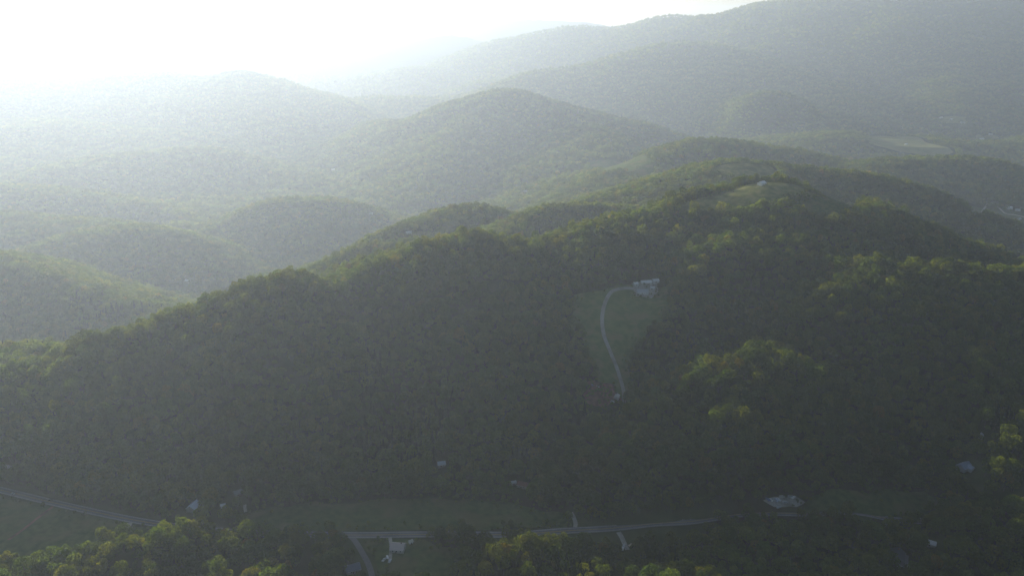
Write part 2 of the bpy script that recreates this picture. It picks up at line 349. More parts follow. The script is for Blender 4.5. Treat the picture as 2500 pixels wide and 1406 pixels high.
# ------------------------------------------------------------------ fields and bare ground, laid on the land
def inside(px, py, poly):
    px = np.asarray(px); py = np.asarray(py); c = np.zeros(px.shape, bool); n = len(poly); j = n - 1
    for i in range(n):
        xi, yi = poly[i]; xj, yj = poly[j]
        c ^= ((yi > py) != (yj > py)) & (px < (xj - xi) * (py - yi) / (yj - yi + 1e-12) + xi); j = i
    return c
CLEAR = []                                   # polygons on the map that stay free of forest
def field(name, pix, mat, label, step=5.0, lift=0.30, wobble=7.0, ground_xy=None, front=0.0):
    xy = ground_xy or [locate(*p) for p in pix]
    P = []
    for a, b in zip(xy, xy[1:] + xy[:1]):
        L = math.hypot(b[0] - a[0], b[1] - a[1]); n = max(1, int(L / step))
        for k in range(n):
            t = k / n; x = a[0] + t * (b[0] - a[0]); y = a[1] + t * (b[1] - a[1])
            P.append((x + wobble * float(fbm(np.array(x / 14), np.array(y / 14), 201, 2)), y + wobble * float(fbm(np.array(x / 14 + 5), np.array(y / 14), 207, 2))))
    CLEAR.append(P)
    for f_ in (.33, .66, 1.0):
        if front: CLEAR.append([(a, b - front * f_) for a, b in P])
    A = np.array(P); xs = np.arange(A[:, 0].min(), A[:, 0].max(), step); ys = np.arange(A[:, 1].min(), A[:, 1].max(), step)
    gx, gy = np.meshgrid(xs, ys); gx = gx.ravel(); gy = gy.ravel(); m = inside(gx, gy, P)
    pts = [Vector(p) for p in P] + [Vector(p) for p in zip(gx[m], gy[m])]
    n = len(P)
    vo, eo, fo, *_ = delaunay_2d_cdt(pts, [(i, (i + 1) % n) for i in range(n)], [list(range(n))], 1, 1e-4)
    vx = np.array([v.x for v in vo]); vy = np.array([v.y for v in vo]); vz = gz(vx, vy) + lift
    fo = [f for f in fo if len(f) == 3]
    fo = [f if ((vx[f[1]] - vx[f[0]]) * (vy[f[2]] - vy[f[0]]) - (vx[f[2]] - vx[f[0]]) * (vy[f[1]] - vy[f[0]])) > 0 else f[::-1] for f in fo]
    o = link_mesh(name, list(zip(vx, vy, vz)), fo, mat, smooth_=True)
    return tag(o, label, 'field', kind='structure')
field('field', [(560,1262),(640,1240),(760,1228),(900,1222),(1100,1219),(1235,1222),(1290,1238),(1370,1255),(1395,1270),(1392,1284),(1150,1292),(850,1298),(700,1296),(620,1285)], M['grass'], 'long green field between the main ridge and the road')
field('field', [(-160,1170),(0,1207),(130,1236),(240,1262),(330,1284),(372,1291),(300,1318),(190,1356),(90,1392),(-30,1400),(-160,1380)], M['grass'], 'olive field below the road in the lower left corner')
field('field', [(1980,1205),(2100,1196),(2260,1200),(2330,1228),(2250,1262),(2080,1268),(1965,1248)], M['grass'], 'dark green field beside the parking lot in the valley')
field('lawn', [(885,1318),(1000,1316),(1060,1328),(1125,1345),(1118,1440),(940,1440),(918,1380),(900,1345)], M['grass'], 'green lawn around the tan roofed house below the road')
field('field', [(1398,722),(1440,712),(1490,706),(1560,695),(1625,705),(1640,740),(1618,790),(1575,820),(1550,860),(1528,895),(1545,955),(1535,990),(1490,985),(1462,930),(1440,880),(1415,820),(1395,760)], M['pasture'], 'green pasture in the hollow along the winding track')
field('dirt_lot', [(1425,935),(1470,930),(1505,945),(1518,985),(1480,995),(1440,985),(1420,960)], M['dirt'], 'reddish bare yard at the foot of the winding track', lift=0.6, front=24)
def crest_strip(cols, ky, back, front):
    q = [at(a, b, c * ky) for a, b, c in cols]
    return [(x, y + back * (0.35 + 0.65 * math.sin(math.pi * (i + .5) / len(q)))) for i, (x, y, z) in enumerate(q)] + [(x, y - front * (0.35 + 0.65 * math.sin(math.pi * (i + .5) / len(q)))) for i, (x, y, z) in reversed(list(enumerate(q)))]
field('meadow', None, M['dry'], 'dry yellow meadow along the crest below the white building', step=6, lift=0.5, front=10, ground_xy=crest_strip([(1655,498,1262),(1700,490,1275),(1800,464,1300),(1860,447,1312),(1900,448,1318),(1950,468,1325),(1985,480,1330)], 1.0, 30, 78))
field('meadow', [(1915,474),(1960,478),(2060,494),(2095,512),(2050,530),(1980,528),(1925,510)], M['grass'], 'shaded green meadow right of the white hilltop building', step=6, lift=0.45, front=12)
field('meadow', None, M['dry'], 'pale dry meadow on the second hilltop behind the white building', step=8, lift=0.6, front=15, ground_xy=crest_strip([(1735,424,1585),(1775,410,1592),(1815,400,1600),(1850,404,1600),(1885,416,1600)], 1.22, 34, 105))
field('field', [(2105,332),(2180,334),(2260,348),(2330,372),(2300,384),(2200,372),(2120,352)], M['hay'], 'pale green sloping field far right below the mountain', step=12, lift=1.2, front=90)
field('field', [(2290,478),(2380,505),(2460,520),(2560,545),(2560,565),(2450,540),(2360,520)], M['grass'], 'narrow green field beside the white houses at the right edge', step=9, lift=0.8, front=50)
field('field', [(2285,290),(2330,284),(2372,292),(2360,302),(2300,302)], M['dry'], 'small pale clearing high on the right under the mountain', step=14, lift=1.5, front=90)
field('field', [(2375,332),(2420,326),(2440,338),(2410,347),(2380,345)], M['dry'], 'small pale clearing beside the far right houses', step=14, lift=1.5, front=90)
field('meadow', [(1430,395),(1520,398),(1600,425),(1570,440),(1480,425)], M['grass'], 'faint green meadow on the flank of the central peak', step=14, lift=1.2)
field('field', [(998,572),(1025,565),(1052,570),(1040,580),(1010,580)], M['dry'], 'small sunlit clearing behind the main ridge', step=6, lift=0.7, front=50)
field('parking_lot', [(1862,1222),(1890,1214),(1945,1213),(1968,1226),(1945,1238),(1890,1238)], M['gravel'], 'gravel parking lot full of vehicles beside the valley field', lift=0.5, wobble=1.5)
field('farmyard', [(1545,688),(1600,684),(1612,705),(1590,728),(1548,722)], M['gravel'], 'pale gravel farmyard at the top of the track', lift=0.62, wobble=2)

# ------------------------------------------------------------------ roads and drives
ROADS = []
def ribbon(name, pl, w, mat, lift, off=0.0, parent=None, cols=3, step=4.0, drape=False):
    """a strip of width w following a map polyline, draped on the land"""
    A = catmull(pl, 8); seg = np.hypot(*np.diff(A, axis=0).T); s = np.concatenate([[0], np.cumsum(seg)])
    n = max(2, int(s[-1] / step)); u = np.linspace(0, s[-1], n)
    x = np.interp(u, s, A[:, 0]); y = np.interp(u, s, A[:, 1]); tx = np.gradient(x); ty = np.gradient(y); L = np.hypot(tx, ty); nxv, nyv = -ty / L, tx / L
    zc = gz(x, y)
    for _ in range(3): zc = np.convolve(np.pad(zc, 2, 'edge'), np.ones(5) / 5, 'valid')
    V_ = []; F_ = []
    for i in range(n):
        for c in range(cols):
            d = off + w * (c / (cols - 1) - 0.5)
            vx, vy = x[i] + nxv[i] * d, y[i] + nyv[i] * d
            V_.append((vx, vy, (float(gz(vx, vy)) if drape else zc[i]) + lift))
    for i in range(n - 1):
        for c in range(cols - 1):
            a = i * cols + c; F_.append((a, a + cols, a + cols + 1, a + 1)[::-1])
    return link_mesh(name, V_, F_, mat, parent)
def road(name, pl, w, mat, label, lift=0.4, keep=6.0, cat='road'):
    o = ribbon(name, pl, w, mat, lift, drape=name != 'highway', step=4.0 if name == 'highway' else 2.0); ROADS.append((np.array(catmull(pl, 6)), w / 2 + keep))
    return tag(o, label, cat, kind='structure')
hw = [at(-420,1160,705)[:2], at(-200,1165,695)[:2], at(0,1199,667)[:2], at(120,1225,647)[:2], at(250,1254,627)[:2], at(390,1279,610)[:2], at(600,1300,597)[:2], at(830,1305,594)[:2], at(1000,1304,595)[:2], at(1250,1298,598)[:2], at(1500,1291,603)[:2], at(1720,1285,607)[:2], at(1950,1279,611)[:2], at(2200,1271,616)[:2], at(2450,1262,622)[:2], at(2800,1250,630)[:2]]
hwy = road('highway', hw, 9.6, M['asphalt'], 'two lane grey highway with white edge lines crossing the valley', 0.5, keep=3.0)
for d in (-3.5, 3.5): ribbon('edge_line', hw, 0.22, M['line'], 0.56, d, hwy, 2)
for d in (-0.16, 0.16): ribbon('centre_line', hw, 0.14, M['yline'], 0.56, d, hwy, 2)
def drive(pix, w, label, mat='gravel', name='driveway', keep=3.0, lift=0.42):
    return road(name, [locate(*p) for p in pix], w, M[mat], label, lift, keep)
drive([(1524,990),(1522,955),(1508,905),(1492,865),(1476,825),(1470,785),(1474,750),(1486,722),(1500,710),(1530,705),(1556,707)], 5.0, 'pale winding gravel track climbing the hollow to the farm', name='track', lift=0.95)
drive([(856,1309),(868,1322),(884,1348),(898,1374),(908,1404),(914,1450)], 5.2, 'curved paved drive leaving the highway beside the tan roofed house', 'asphalt')
drive([(1404,1288),(1405,1276),(1400,1262),(1394,1252)], 4.0, 'gravel drive climbing from the far side of the highway')
drive([(1510,1299),(1518,1312),(1526,1330),(1532,1342)], 4.5, 'short gravel drive with parked cars below the highway')
drive([(130,1236),(95,1262),(60,1290),(20,1318)], 3.2, 'faint dirt lane crossing the olive field at lower left', 'dirt', 'dirt_lane')
drive([(318,1276),(314,1284),(308,1296)], 5.0, 'short gravel apron below the highway near the lit spur')
drive([(2232,1296),(2240,1312),(2252,1322),(2262,1326)], 3.4, 'gravel drive running to the white roofed shed')
drive([(598,1232),(598,1240),(600,1250)], 3.0, 'short pale gravel drive near the metal roofed barn')
drive([(952,1312),(955,1335),(952,1368)], 3.2, 'gravel drive beside the tan roofed house', keep=2.0)
drive([(-60,1128),(0,1138),(20,1142),(60,1152)], 6.0, 'far piece of road at the left edge', 'asphalt', 'side_road')
drive([(2330,500),(2400,514),(2460,524),(2540,540)], 6.0, 'pale farm road past the white houses at the right edge', 'gravel', 'farm_road', lift=1.2)

# ------------------------------------------------------------------ trees
def crown_geom(seed, H, Rr, nq, leaf, lobes=11, low=0.30, conifer=False):
    g = np.random.default_rng(seed); L = []
    if conifer:
        zz = g.uniform(0, 1, nq * 2) ** 0.8; a = g.uniform(0, 2 * np.pi, nq * 2)
        r = Rr * (1 - zz) * (0.75 + 0.25 * np.sin(zz * 40)) * g.uniform(0.75, 1.05, nq * 2) + 0.1
        P = np.stack([r * np.cos(a), r * np.sin(a), H * (0.12 + 0.88 * zz)], 1); N = np.stack([np.cos(a), np.sin(a), np.full_like(a, 0.5)], 1)
        P, N = P[:nq], N[:nq]
    else:
        cz = H * (low + 1) / 2; rz = H * (1 - low) / 2
        L.append((0, 0, cz, Rr * 0.62, rz * 0.78))
        for k in range(lobes):
            a = 2.399 * k + g.uniform(-.5, .5); e = g.uniform(-0.55, 0.95); rr = Rr * g.uniform(0.42, 0.68) * math.sqrt(max(0.05, 1 - e * e * 0.8))
            L.append((rr * math.cos(a), rr * math.sin(a), cz + e * rz * 0.62, Rr * g.uniform(0.34, 0.50), rz * g.uniform(0.34, 0.52)))
        L = np.array(L); w = L[:, 3] ** 2; w = w / w.sum(); P = []; N = []
        while len(P) < nq:
            k = g.choice(len(L), p=w); d = g.normal(size=3); d /= np.linalg.norm(d)
            if d[2] < -0.5: continue
            p = L[k, :3] + d * np.array([L[k, 3], L[k, 3], L[k, 4]]) * g.uniform(0.82, 1.06)
            e = (p[None] - L[:, :3]) / np.stack([L[:, 3], L[:, 3], L[:, 4]], 1); e[k] = 9
            if (np.linalg.norm(e, axis=1) < 0.78).any(): continue
            P.append(p); N.append(d + np.array([0, 0, 0.25]))
        P, N = np.array(P), np.array(N)
    n = len(P); N = N / np.linalg.norm(N, axis=1)[:, None] + g.normal(0, 0.42, (n, 3)); N /= np.linalg.norm(N, axis=1)[:, None]
    T = np.cross(N, g.normal(size=(n, 3))); T /= np.linalg.norm(T, axis=1)[:, None]; B = np.cross(N, T)
    s = (leaf * g.uniform(0.6, 1.35, n))[:, None]; k = g.uniform(0.65, 1.0, n)[:, None]
    Vt = np.stack([P - T * s * .55, P - B * s * .42 * k + N * s * .12, P + T * s * .6, P + B * s * .45 * k + N * s * .12], 1).reshape(-1, 3)
    return Vt, np.arange(n * 4).reshape(-1, 4)
def tube(p0, p1, r0, r1, n=6):
    p0 = np.array(p0, float); p1 = np.array(p1, float); d = p1 - p0; d /= np.linalg.norm(d)
    a = np.cross(d, [0.3, 1, 0.2]); a /= np.linalg.norm(a); b = np.cross(d, a); t = np.arange(n) * 2 * np.pi / n
    c = np.cos(t)[:, None] * a + np.sin(t)[:, None] * b
    return np.vstack([p0 + c * r0, p1 + c * r1]), [(i, (i + 1) % n, n + (i + 1) % n, n + i) for i in range(n)]
def trunk_geom(seed, H, low, n=6, limbs=5):
    g = np.random.default_rng(seed + 500); VV = []; FF = []; o = 0
    pts = [(0, 0, -0.8), (0.1, 0.05, H * 0.2), (g.normal(0, .2), g.normal(0, .2), H * 0.45), (g.normal(0, .3), g.normal(0, .3), H * 0.82)]; rad = [0.42, 0.32, 0.23, 0.06]
    for k in range(3):
        v, f = tube(pts[k], pts[k + 1], rad[k], rad[k + 1], n); VV.append(v); FF += [tuple(i + o for i in q_) for q_ in f]; o += len(v)
    for k in range(limbs):
        a = 2.4 * k + g.uniform(0, 1); z0 = H * (low + 0.05 + 0.07 * k); L = H * 0.2
        v, f = tube((0, 0, z0), (L * math.cos(a), L * math.sin(a), z0 + L * 0.8), 0.14, 0.04, 4); VV.append(v); FF += [tuple(i + o for i in q_) for q_ in f]; o += len(v)
    return np.vstack(VV), FF
def mesh_of(name, parts):
    VV = []; FF = []; MI = []; mats = []; o = 0
    for v, f, m in parts:
        if m not in mats: mats.append(m)
        VV += [tuple(p) for p in v]; FF += [tuple(int(i) + o for i in q_) for q_ in f]; MI += [mats.index(m)] * len(f); o += len(v)
    me = bpy.data.meshes.new(name); me.from_pydata(VV, [], FF)
    for m in mats: me.materials.append(M[m])
    me.polygons.foreach_set('material_index', MI); me.update(); return me
# crowns for the trees that show largest (shared by their copies), then simpler ones for the mass of the forest
KINDS = [(18, 5.6, .30), (20, 6.4, .26), (16.5, 5.2, .24), (21, 6.0, .34), (17, 6.6, .28)]
NEAR = []
for k, (H, Rr, low) in enumerate(KINDS):
    NEAR.append((mesh_of('crown', [(*crown_geom(40 + k, H, Rr, 950, 1.05, 14, low), 'leaf')]), mesh_of('trunk', [(*trunk_geom(k, H, low), 'bark')])))
NEAR.append((mesh_of('crown', [(*crown_geom(60, 19, 3.6, 800, 0.95, conifer=True), 'needle')]), mesh_of('trunk', [(*trunk_geom(9, 19, .2, limbs=0), 'bark')])))
PROTO = bpy.data.collections.new('forest_tree_kinds')           # not part of the scene: only instanced by the forest
def proto(nm, parts):
    o = bpy.data.objects.new(nm, mesh_of(nm, parts)); PROTO.objects.link(o)
for k, (H, Rr, low) in enumerate(KINDS):
    proto('a_tree_%d' % k, [(*crown_geom(140 + k, H, Rr, 420, 1.45, 12, low), 'leaf'), (*trunk_geom(k, H, low, 5, 0), 'bark')])
proto('b_conifer', [(*crown_geom(160, 19, 3.6, 300, 1.3, conifer=True), 'needle'), (*trunk_geom(9, 19, .2, 5, 0), 'bark')])
for k in range(3):
    proto('c_far_%d' % k, [(*crown_geom(240 + k, 18, 7.0, 130, 2.6, 9, .2), 'leaf')])

def scatter(y0, y1, step, jit=0.42):
    """a jittered grid over the land the photograph looks at, with a margin on both sides"""
    ys = np.arange(y0, y1, step); P = []
    for y in ys:
        half = 0.80 * y + 120 + 60; xs = np.arange(-half, half, step)
        P.append(np.stack([xs, np.full(len(xs), y)], 1))
    P = np.vstack(P); return P + rng.uniform(-jit, jit, P.shape) * step
SPOTS = [(*locate(a, b), 5.5, 16.0) for a, b in ((866, 1320), (876, 1334), (886, 1352), (895, 1368), (903, 1386), (909, 1404))]                                    # (x, y, radius, reach towards the camera): yards round buildings
def allowed(P, margin=2.0):
    ok = np.ones(len(P), bool)
    for poly in CLEAR:
        A = np.array(poly); lo = A.min(0) - 5; hi = A.max(0) + 5
        s = np.where((P[:, 0] > lo[0]) & (P[:, 0] < hi[0]) & (P[:, 1] > lo[1]) & (P[:, 1] < hi[1]))[0]
        if len(s): ok[s[inside(P[s, 0], P[s, 1], poly)]] = False
    for pl, w in ROADS:
        lo = pl.min(0) - 40; hi = pl.max(0) + 40
        s = np.where((P[:, 0] > lo[0]) & (P[:, 0] < hi[0]) & (P[:, 1] > lo[1]) & (P[:, 1] < hi[1]))[0]
        if len(s): ok[s[near_line(P[s], pl) < w]] = False
    for x, y, r, reach in SPOTS:
        d = np.hypot(P[:, 0] - x, np.where(P[:, 1] < y, (P[:, 1] - y) * r / (r + reach), P[:, 1] - y)); ok &= d > r
    return ok
# ------------------------------------------------------------------ buildings
PAINT = {}
def paint(c, rough=0.6, metal=0.0):
    k = (c, rough, metal)
    if k not in PAINT: PAINT[k] = mat_flat('paint_%d' % len(PAINT), c, rough, metal, 0.12)
    return PAINT[k]
M['glass'] = mat_flat('window glass', (0.03, 0.035, 0.04), 0.15, 0.0, 0.1, 0.6)
M['tyre'] = mat_flat('rubber', (0.02, 0.02, 0.02), 0.9)
def box(x0, x1, y0, y1, z0, z1):
    v = [(x, y, z) for z in (z0, z1) for y in (y0, y1) for x in (x0, x1)]
    return v, [(0, 2, 3, 1), (4, 5, 7, 6), (0, 1, 5, 4), (2, 6, 7, 3), (0, 4, 6, 2), (1, 3, 7, 5)]
def join(parts):
    VV = []; FF = []
    for v, f in parts:
        o = len(VV); VV += list(v); FF += [tuple(i + o for i in q_) for q_ in f]
    return VV, FF
def empty(name, x, y, rz=0.0, dz=0.0):
    o = bpy.data.objects.new(name, None); COL.objects.link(o); o.empty_display_size = 2
    o.location = (x, y, float(gz(x, y)) + dz); o.rotation_euler = (0, 0, rz); return o
LAND = []                                    # (photo column, photo row, phrase): things that nearby trees are described by
def building(name, px, py, L, W, H, roof, wall, label, yaw=0.0, pitch=0.45, cat='house', phrase=None, chimney=False, porch=False, wing=False, windows=2, doors=1, clear=None, xy=None, plinth=1.2):
    x, y = xy or locate(px, py); root = empty(name, x, y, math.radians(yaw), 0.25)
    rm, wm = paint(roof, 0.55), paint(wall, 0.8); tr = paint((0.75, 0.74, 0.70), 0.6)
    a, b = L / 2, W / 2; rh = b * pitch * 2 * 0.5 + b * pitch * 0.5
    V_ = [(-a, -b, -plinth), (a, -b, -plinth), (a, b, -plinth), (-a, b, -plinth), (-a, -b, H), (a, -b, H), (a, b, H), (-a, b, H), (-a, 0, H + rh), (a, 0, H + rh)]
    link_mesh('wall', V_, [(0, 1, 5, 4), (2, 3, 7, 6), (1, 2, 6, 9, 5), (3, 0, 4, 8, 7), (0, 3, 2, 1)], wm, root)
    ov, t = 0.45, 0.16; k = rh / b; e = b + ov
    for s in (-1, 1):
        z0, z1 = H - ov * k + 0.02, H + rh + 0.02
        v = [(-a - ov, s * e, z0), (a + ov, s * e, z0), (a + ov, 0, z1), (-a - ov, 0, z1)]
        v = v + [(p[0], p[1], p[2] + t) for p in v]
        f = [(0, 3, 2, 1), (4, 5, 6, 7), (0, 1, 5, 4), (1, 2, 6, 5), (2, 3, 7, 6), (3, 0, 4, 7)]
        link_mesh('roof_slope', v, f if s < 0 else [q_[::-1] for q_ in f], rm, root)
        link_mesh('eave_board', *box(-a - ov, a + ov, min(s * e, s * (e + .06)), max(s * e, s * (e + .06)), z0 - 0.12, z0 + 0.14), tr, root)
    link_mesh('ridge_cap', *box(-a - ov, a + ov, -0.16, 0.16, H + rh + t - 0.02, H + rh + t + 0.08), rm, root)
    n = windows
    for s in (-1, 1):
        for i in range(n):
            cx = -a + L * (i + 0.75) / (n + 0.5); w = link_mesh('window', *box(cx - .62, cx + .62, min(s * b, s * (b + .05)), max(s * b, s * (b + .05)), H * .38, H * .82), tr, root)
            link_mesh('pane', *box(cx - .5, cx + .5, min(s * (b + .05), s * (b + .08)), max(s * (b + .05), s * (b + .08)), H * .42, H * .78), M['glass'], w)
    for i in range(doors):
        d = link_mesh('door', *box(-a * .1 - .5 + i, -a * .1 + .5 + i, -b - .06, -b, 0, min(2.1, H * .85)), paint((0.16, 0.10, 0.07), .6), root)
        link_mesh('handle', *box(-a * .1 + .32 + i, -a * .1 + .40 + i, -b - .12, -b - .06, .95, 1.05), M['glass'], d)
    if chimney: link_mesh('chimney', *box(a * .45, a * .45 + .9, -.4, .5, H, H + rh + 1.1), paint((0.25, 0.14, 0.11), .9), root)
    if porch:
        v, f = join([box(-a * .8, a * .8, -b - 2.6, -b - .02, H * .80, H * .80 + .15)] ); link_mesh('porch_roof', v, f, rm, root)
        for i in range(4):
            cx = -a * .75 + i * a * .5; link_mesh('porch_post', *box(cx - .08, cx + .08, -b - 2.5, -b - 2.34, -plinth, H * .80), tr, root)
    if wing:
        c = W * .36; r2 = c * k; y1 = -b - W * .45
        v = [(-c, y1, -plinth), (c, y1, -plinth), (c, 0, -plinth), (-c, 0, -plinth), (-c, y1, H), (c, y1, H), (c, 0, H), (-c, 0, H), (0, y1, H + r2), (0, 0, H + r2)]
        v = [(p[0] + a * .35, p[1], p[2]) for p in v]
        link_mesh('wing_wall', v, [(0, 1, 5, 8, 4), (1, 2, 6, 5), (3, 0, 4, 7), (0, 3, 2, 1)], wm, root)
        for s in (-1, 1):
            v = [(a * .35 + s * (c + .3), y1 - .3, H - .3 * k + .03), (a * .35 + s * (c + .3), 0, H - .3 * k + .03), (a * .35, 0, H + r2 + .03), (a * .35, y1 - .3, H + r2 + .03)]
            v = v + [(p[0], p[1], p[2] + .16) for p in v]; f = [(0, 3, 2, 1), (4, 5, 6, 7), (0, 1, 5, 4), (1, 2, 6, 5), (2, 3, 7, 6), (3, 0, 4, 7)]
            link_mesh('wing_roof_slope', v, f if s > 0 else [q_[::-1] for q_ in f], rm, root)
    tag(root, label, cat)
    r = clear if clear is not None else max(L, W) * .5 + 4.5
    dist_ = math.hypot(x, y); SPOTS.append((x, y, r, min(70.0, 15.0 * y / (CAM_Z - 10))))
    LAND.append((px, py, phrase or ('the ' + ' '.join(label.split()[:3]))))
    return root
GREY, WHITE, DARK = (0.34, 0.36, 0.40), (0.74, 0.75, 0.77), (0.07, 0.075, 0.085)
building('barn', 474, 1243, 11, 9, 4.0, (0.62, 0.68, 0.82), (0.42, 0.40, 0.38), 'barn with pale blue metal roof beyond the lit spur', 78, .5, 'barn', 'the pale blue roofed barn', windows=1)
building('shed', 545, 1237, 4.5, 3.5, 2.3, WHITE, (0.5, 0.48, 0.45), 'tiny white shed right of the pale blue roofed barn', 20, cat='shed', phrase='the tiny white shed', windows=1)
building('cabin', 582, 1206, 8, 6, 2.6, (0.24, 0.25, 0.28), (0.30, 0.27, 0.24), 'small grey cabin at the wood edge above the barn', 35, phrase='the small grey cabin')
building('house', 972, 1341, 12.5, 10.5, 3.4, (0.58, 0.48, 0.44), (0.55, 0.52, 0.48), 'house with tan pink metal roof on the lawn below the highway', -6, .42, phrase='the tan roofed house', windows=3, doors=1, chimney=True, clear=13)
building('shed', 1003, 1325, 3.4, 3.0, 2.2, (0.60, 0.58, 0.50), WHITE, 'small cream shed right of the tan roofed house', 30, cat='shed', phrase='the small cream shed', windows=1, clear=6)
building('house', 862, 1392, 12, 9, 3.2, (0.13, 0.15, 0.22), (0.34, 0.33, 0.33), 'house with dark blue roof at the bottom edge left of the curved drive', 24, phrase='the dark blue roofed house', clear=9)
building('cabin', 1078, 1136, 8, 6.5, 2.8, (0.40, 0.44, 0.50), (0.35, 0.33, 0.30), 'grey roofed cabin in the trees at the foot of the main ridge', 12, phrase='the ridge foot cabin')
building('house', 1276, 1187, 10, 7.5, 3.0, (0.22, 0.09, 0.075), (0.32, 0.28, 0.25), 'house with dull red roof at the mouth of the hollow', -20, phrase='the dull red roofed house')
building('shed', 1254, 1181, 5, 3.5, 2.4, (0.50, 0.52, 0.54), (0.4, 0.38, 0.36), 'pale shed left of the dull red roofed house', 15, cat='shed', phrase='the pale shed', windows=1)
building('house', 2352, 1143, 13, 9, 3.2, (0.26, 0.31, 0.42), (0.34, 0.35, 0.38), 'blue grey house with cross gable below the dark right hand slope', 28, .5, phrase='the blue grey house', wing=True, windows=3)
building('shed', 2270, 1329, 9, 6, 2.6, (0.62, 0.63, 0.66), (0.36, 0.35, 0.34), 'white roofed shed above the big dark house at lower right', -32, .3, 'shed', 'the white roofed shed', windows=1, clear=8)
building('house', 2190, 1366, 17, 12, 3.6, (0.115, 0.12, 0.14), (0.30, 0.31, 0.34), 'big house with dark slate roof and pale gable at lower right', 62, .5, phrase='the big dark roofed house', porch=True, chimney=True, windows=4, clear=12)
building('farmhouse', 1568, 716, 16, 8, 3.2, (0.40, 0.42, 0.46), WHITE, 'long white farmhouse with grey roof at the top of the track', 4, .45, phrase='the white farmhouse', porch=True, windows=4)
building('shed', 1551, 697, 8, 5.5, 2.8, WHITE, (0.55, 0.55, 0.55), 'white shed left of the hoop house in the farmyard', 40, .4, 'shed', 'the farmyard shed', windows=1)
building('shed', 1593, 706, 6, 5, 2.6, (0.66, 0.67, 0.70), (0.5, 0.5, 0.5), 'small pale shed at the right edge of the farmyard', -25, .4, 'shed', 'the right farmyard shed', windows=1)
building('barn', 1600, 690, 9, 7, 3.4, WHITE, (0.60, 0.60, 0.60), 'white roofed barn right of the hoop house in the farmyard', 12, .4, 'barn', 'the farmyard barn', windows=1)
building('cottage', 1506, 972, 8.5, 5, 2.8, (0.62, 0.60, 0.58), (0.70, 0.68, 0.66), 'pale cottage in the red yard beside the foot of the track', 70, .4, phrase='the pale cottage', windows=2)
building('house', 1860, 443, 14, 9, 3.6, (0.78, 0.79, 0.80), (0.80, 0.79, 0.76), 'white building on the dry hilltop meadow', 38, .4, phrase='the white hilltop building', windows=3, xy=at(1860, 447, 1306)[:2])
building('house', 2464, 510, 15, 10, 4.2, (0.70, 0.72, 0.75), WHITE, 'white house beside the farm road at the right edge', 10, .4, phrase='the right edge white house', windows=3)
building('house', 2484, 515, 13, 9, 3.6, (0.42, 0.45, 0.50), (0.66, 0.66, 0.66), 'grey roofed house right of the white house beside the farm road', -15, .4, phrase='the right edge grey house')
building('shed', 2488, 536, 9, 7, 3.0, (0.55, 0.58, 0.64), (0.5, 0.5, 0.5), 'pale shed below the farm road at the right edge', 20, .35, 'shed', 'the roadside shed', windows=1)
for (px, py, L, yaw, rf, lb) in ((2297, 289, 20, 20, WHITE, 'far white house in the high pale clearing'), (2350, 301, 24, -10, GREY, 'far grey house at the low edge of the high pale clearing'),
        (2396, 341, 26, 5, (0.62, 0.64, 0.68), 'far pale barn in the small clearing at the right'), (998, 571, 12, 15, WHITE, 'white cottage left of the small sunlit clearing'),
        (458, 688, 16, -25, (0.68, 0.70, 0.72), 'pale long house in the hazy valley behind the main ridge'), (906, 524, 14, 10, WHITE, 'tiny white house in the haze left of the round hill'),
        (815, 416, 22, 0, WHITE, 'faint white farmhouse far off in the bright haze'), (2322, 293, 18, 30, (0.66, 0.68, 0.72), 'far pale house right of the far white house in the high clearing'), (2418, 330, 20, -20, WHITE, 'far white house right of the far pale barn'), (2212, 354, 16, 12, WHITE, 'tiny white house in the pale sloping field far right'),
        (2394, 1069, 6, 60, WHITE, 'small white hut alone on the dark right hand slope'), (1283, 469, 16, 0, GREY, 'faint grey house at the foot of the central peak')):
    building('house' if 'house' in lb or 'cottage' in lb else ('barn' if 'barn' in lb else 'hut'), px, py, L, L * .6, 3.6, rf, (0.6, 0.6, 0.6), lb, yaw, .4, 'barn' if 'barn' in lb else ('hut' if 'hut' in lb else 'house'))
# the hoop house: ribs under a white skin
x, y = locate(1577, 690); hh = empty('hoop_house', x, y, math.radians(8), 0.2); n = 14
arc = [(3.8 * math.cos(math.pi * i / n), 3.4 * math.sin(math.pi * i / n)) for i in range(n + 1)]
link_mesh('cover', [(xx, a, b) for xx in (-8, 8) for a, b in arc] + [(xx, a * .975, b * .975) for xx in (-8, 8) for a, b in arc],
          [(i, i + 1, n + 2 + i, n + 1 + i) for i in range(n)] + [(2 * n + 2 + n + 1 + i, 3 * n + 4 + i, 2 * n + 3 + i, 2 * n + 2 + i) for i in range(n)], paint((0.80, 0.81, 0.82), .5), hh, True)
for s in (-8.02, 8.02): link_mesh('end_wall', [(s, a * .99, b * .99) for a, b in arc] + [(s, 3.7, -.8), (s, -3.7, -.8)], [tuple(range(n + 1)) + (n + 2, n + 1)], paint((0.66, 0.67, 0.68), .6), hh)
for k in range(5):
    xx = -8 + 4 * k; link_mesh('rib', [(xx + d, a * r_, b * r_) for d in (-.06, .06) for r_ in (1.0, 1.02) for a, b in arc],
        [(j * (n + 1) + i, j * (n + 1) + i + 1, (j + 1) * (n + 1) + i + 1, (j + 1) * (n + 1) + i) for j in (0, 2) for i in range(n)] + [(n + 1 + i, n + 2 + i, 3 * (n + 1) + i + 1, 3 * (n + 1) + i) for i in range(n)], paint((0.5, 0.5, 0.5), .5), hh)
tag(hh, 'white hoop house with curved roof in the farmyard', 'greenhouse'); SPOTS.append((x, y, 12, 35)); LAND.append((1577, 690, 'the hoop house'))

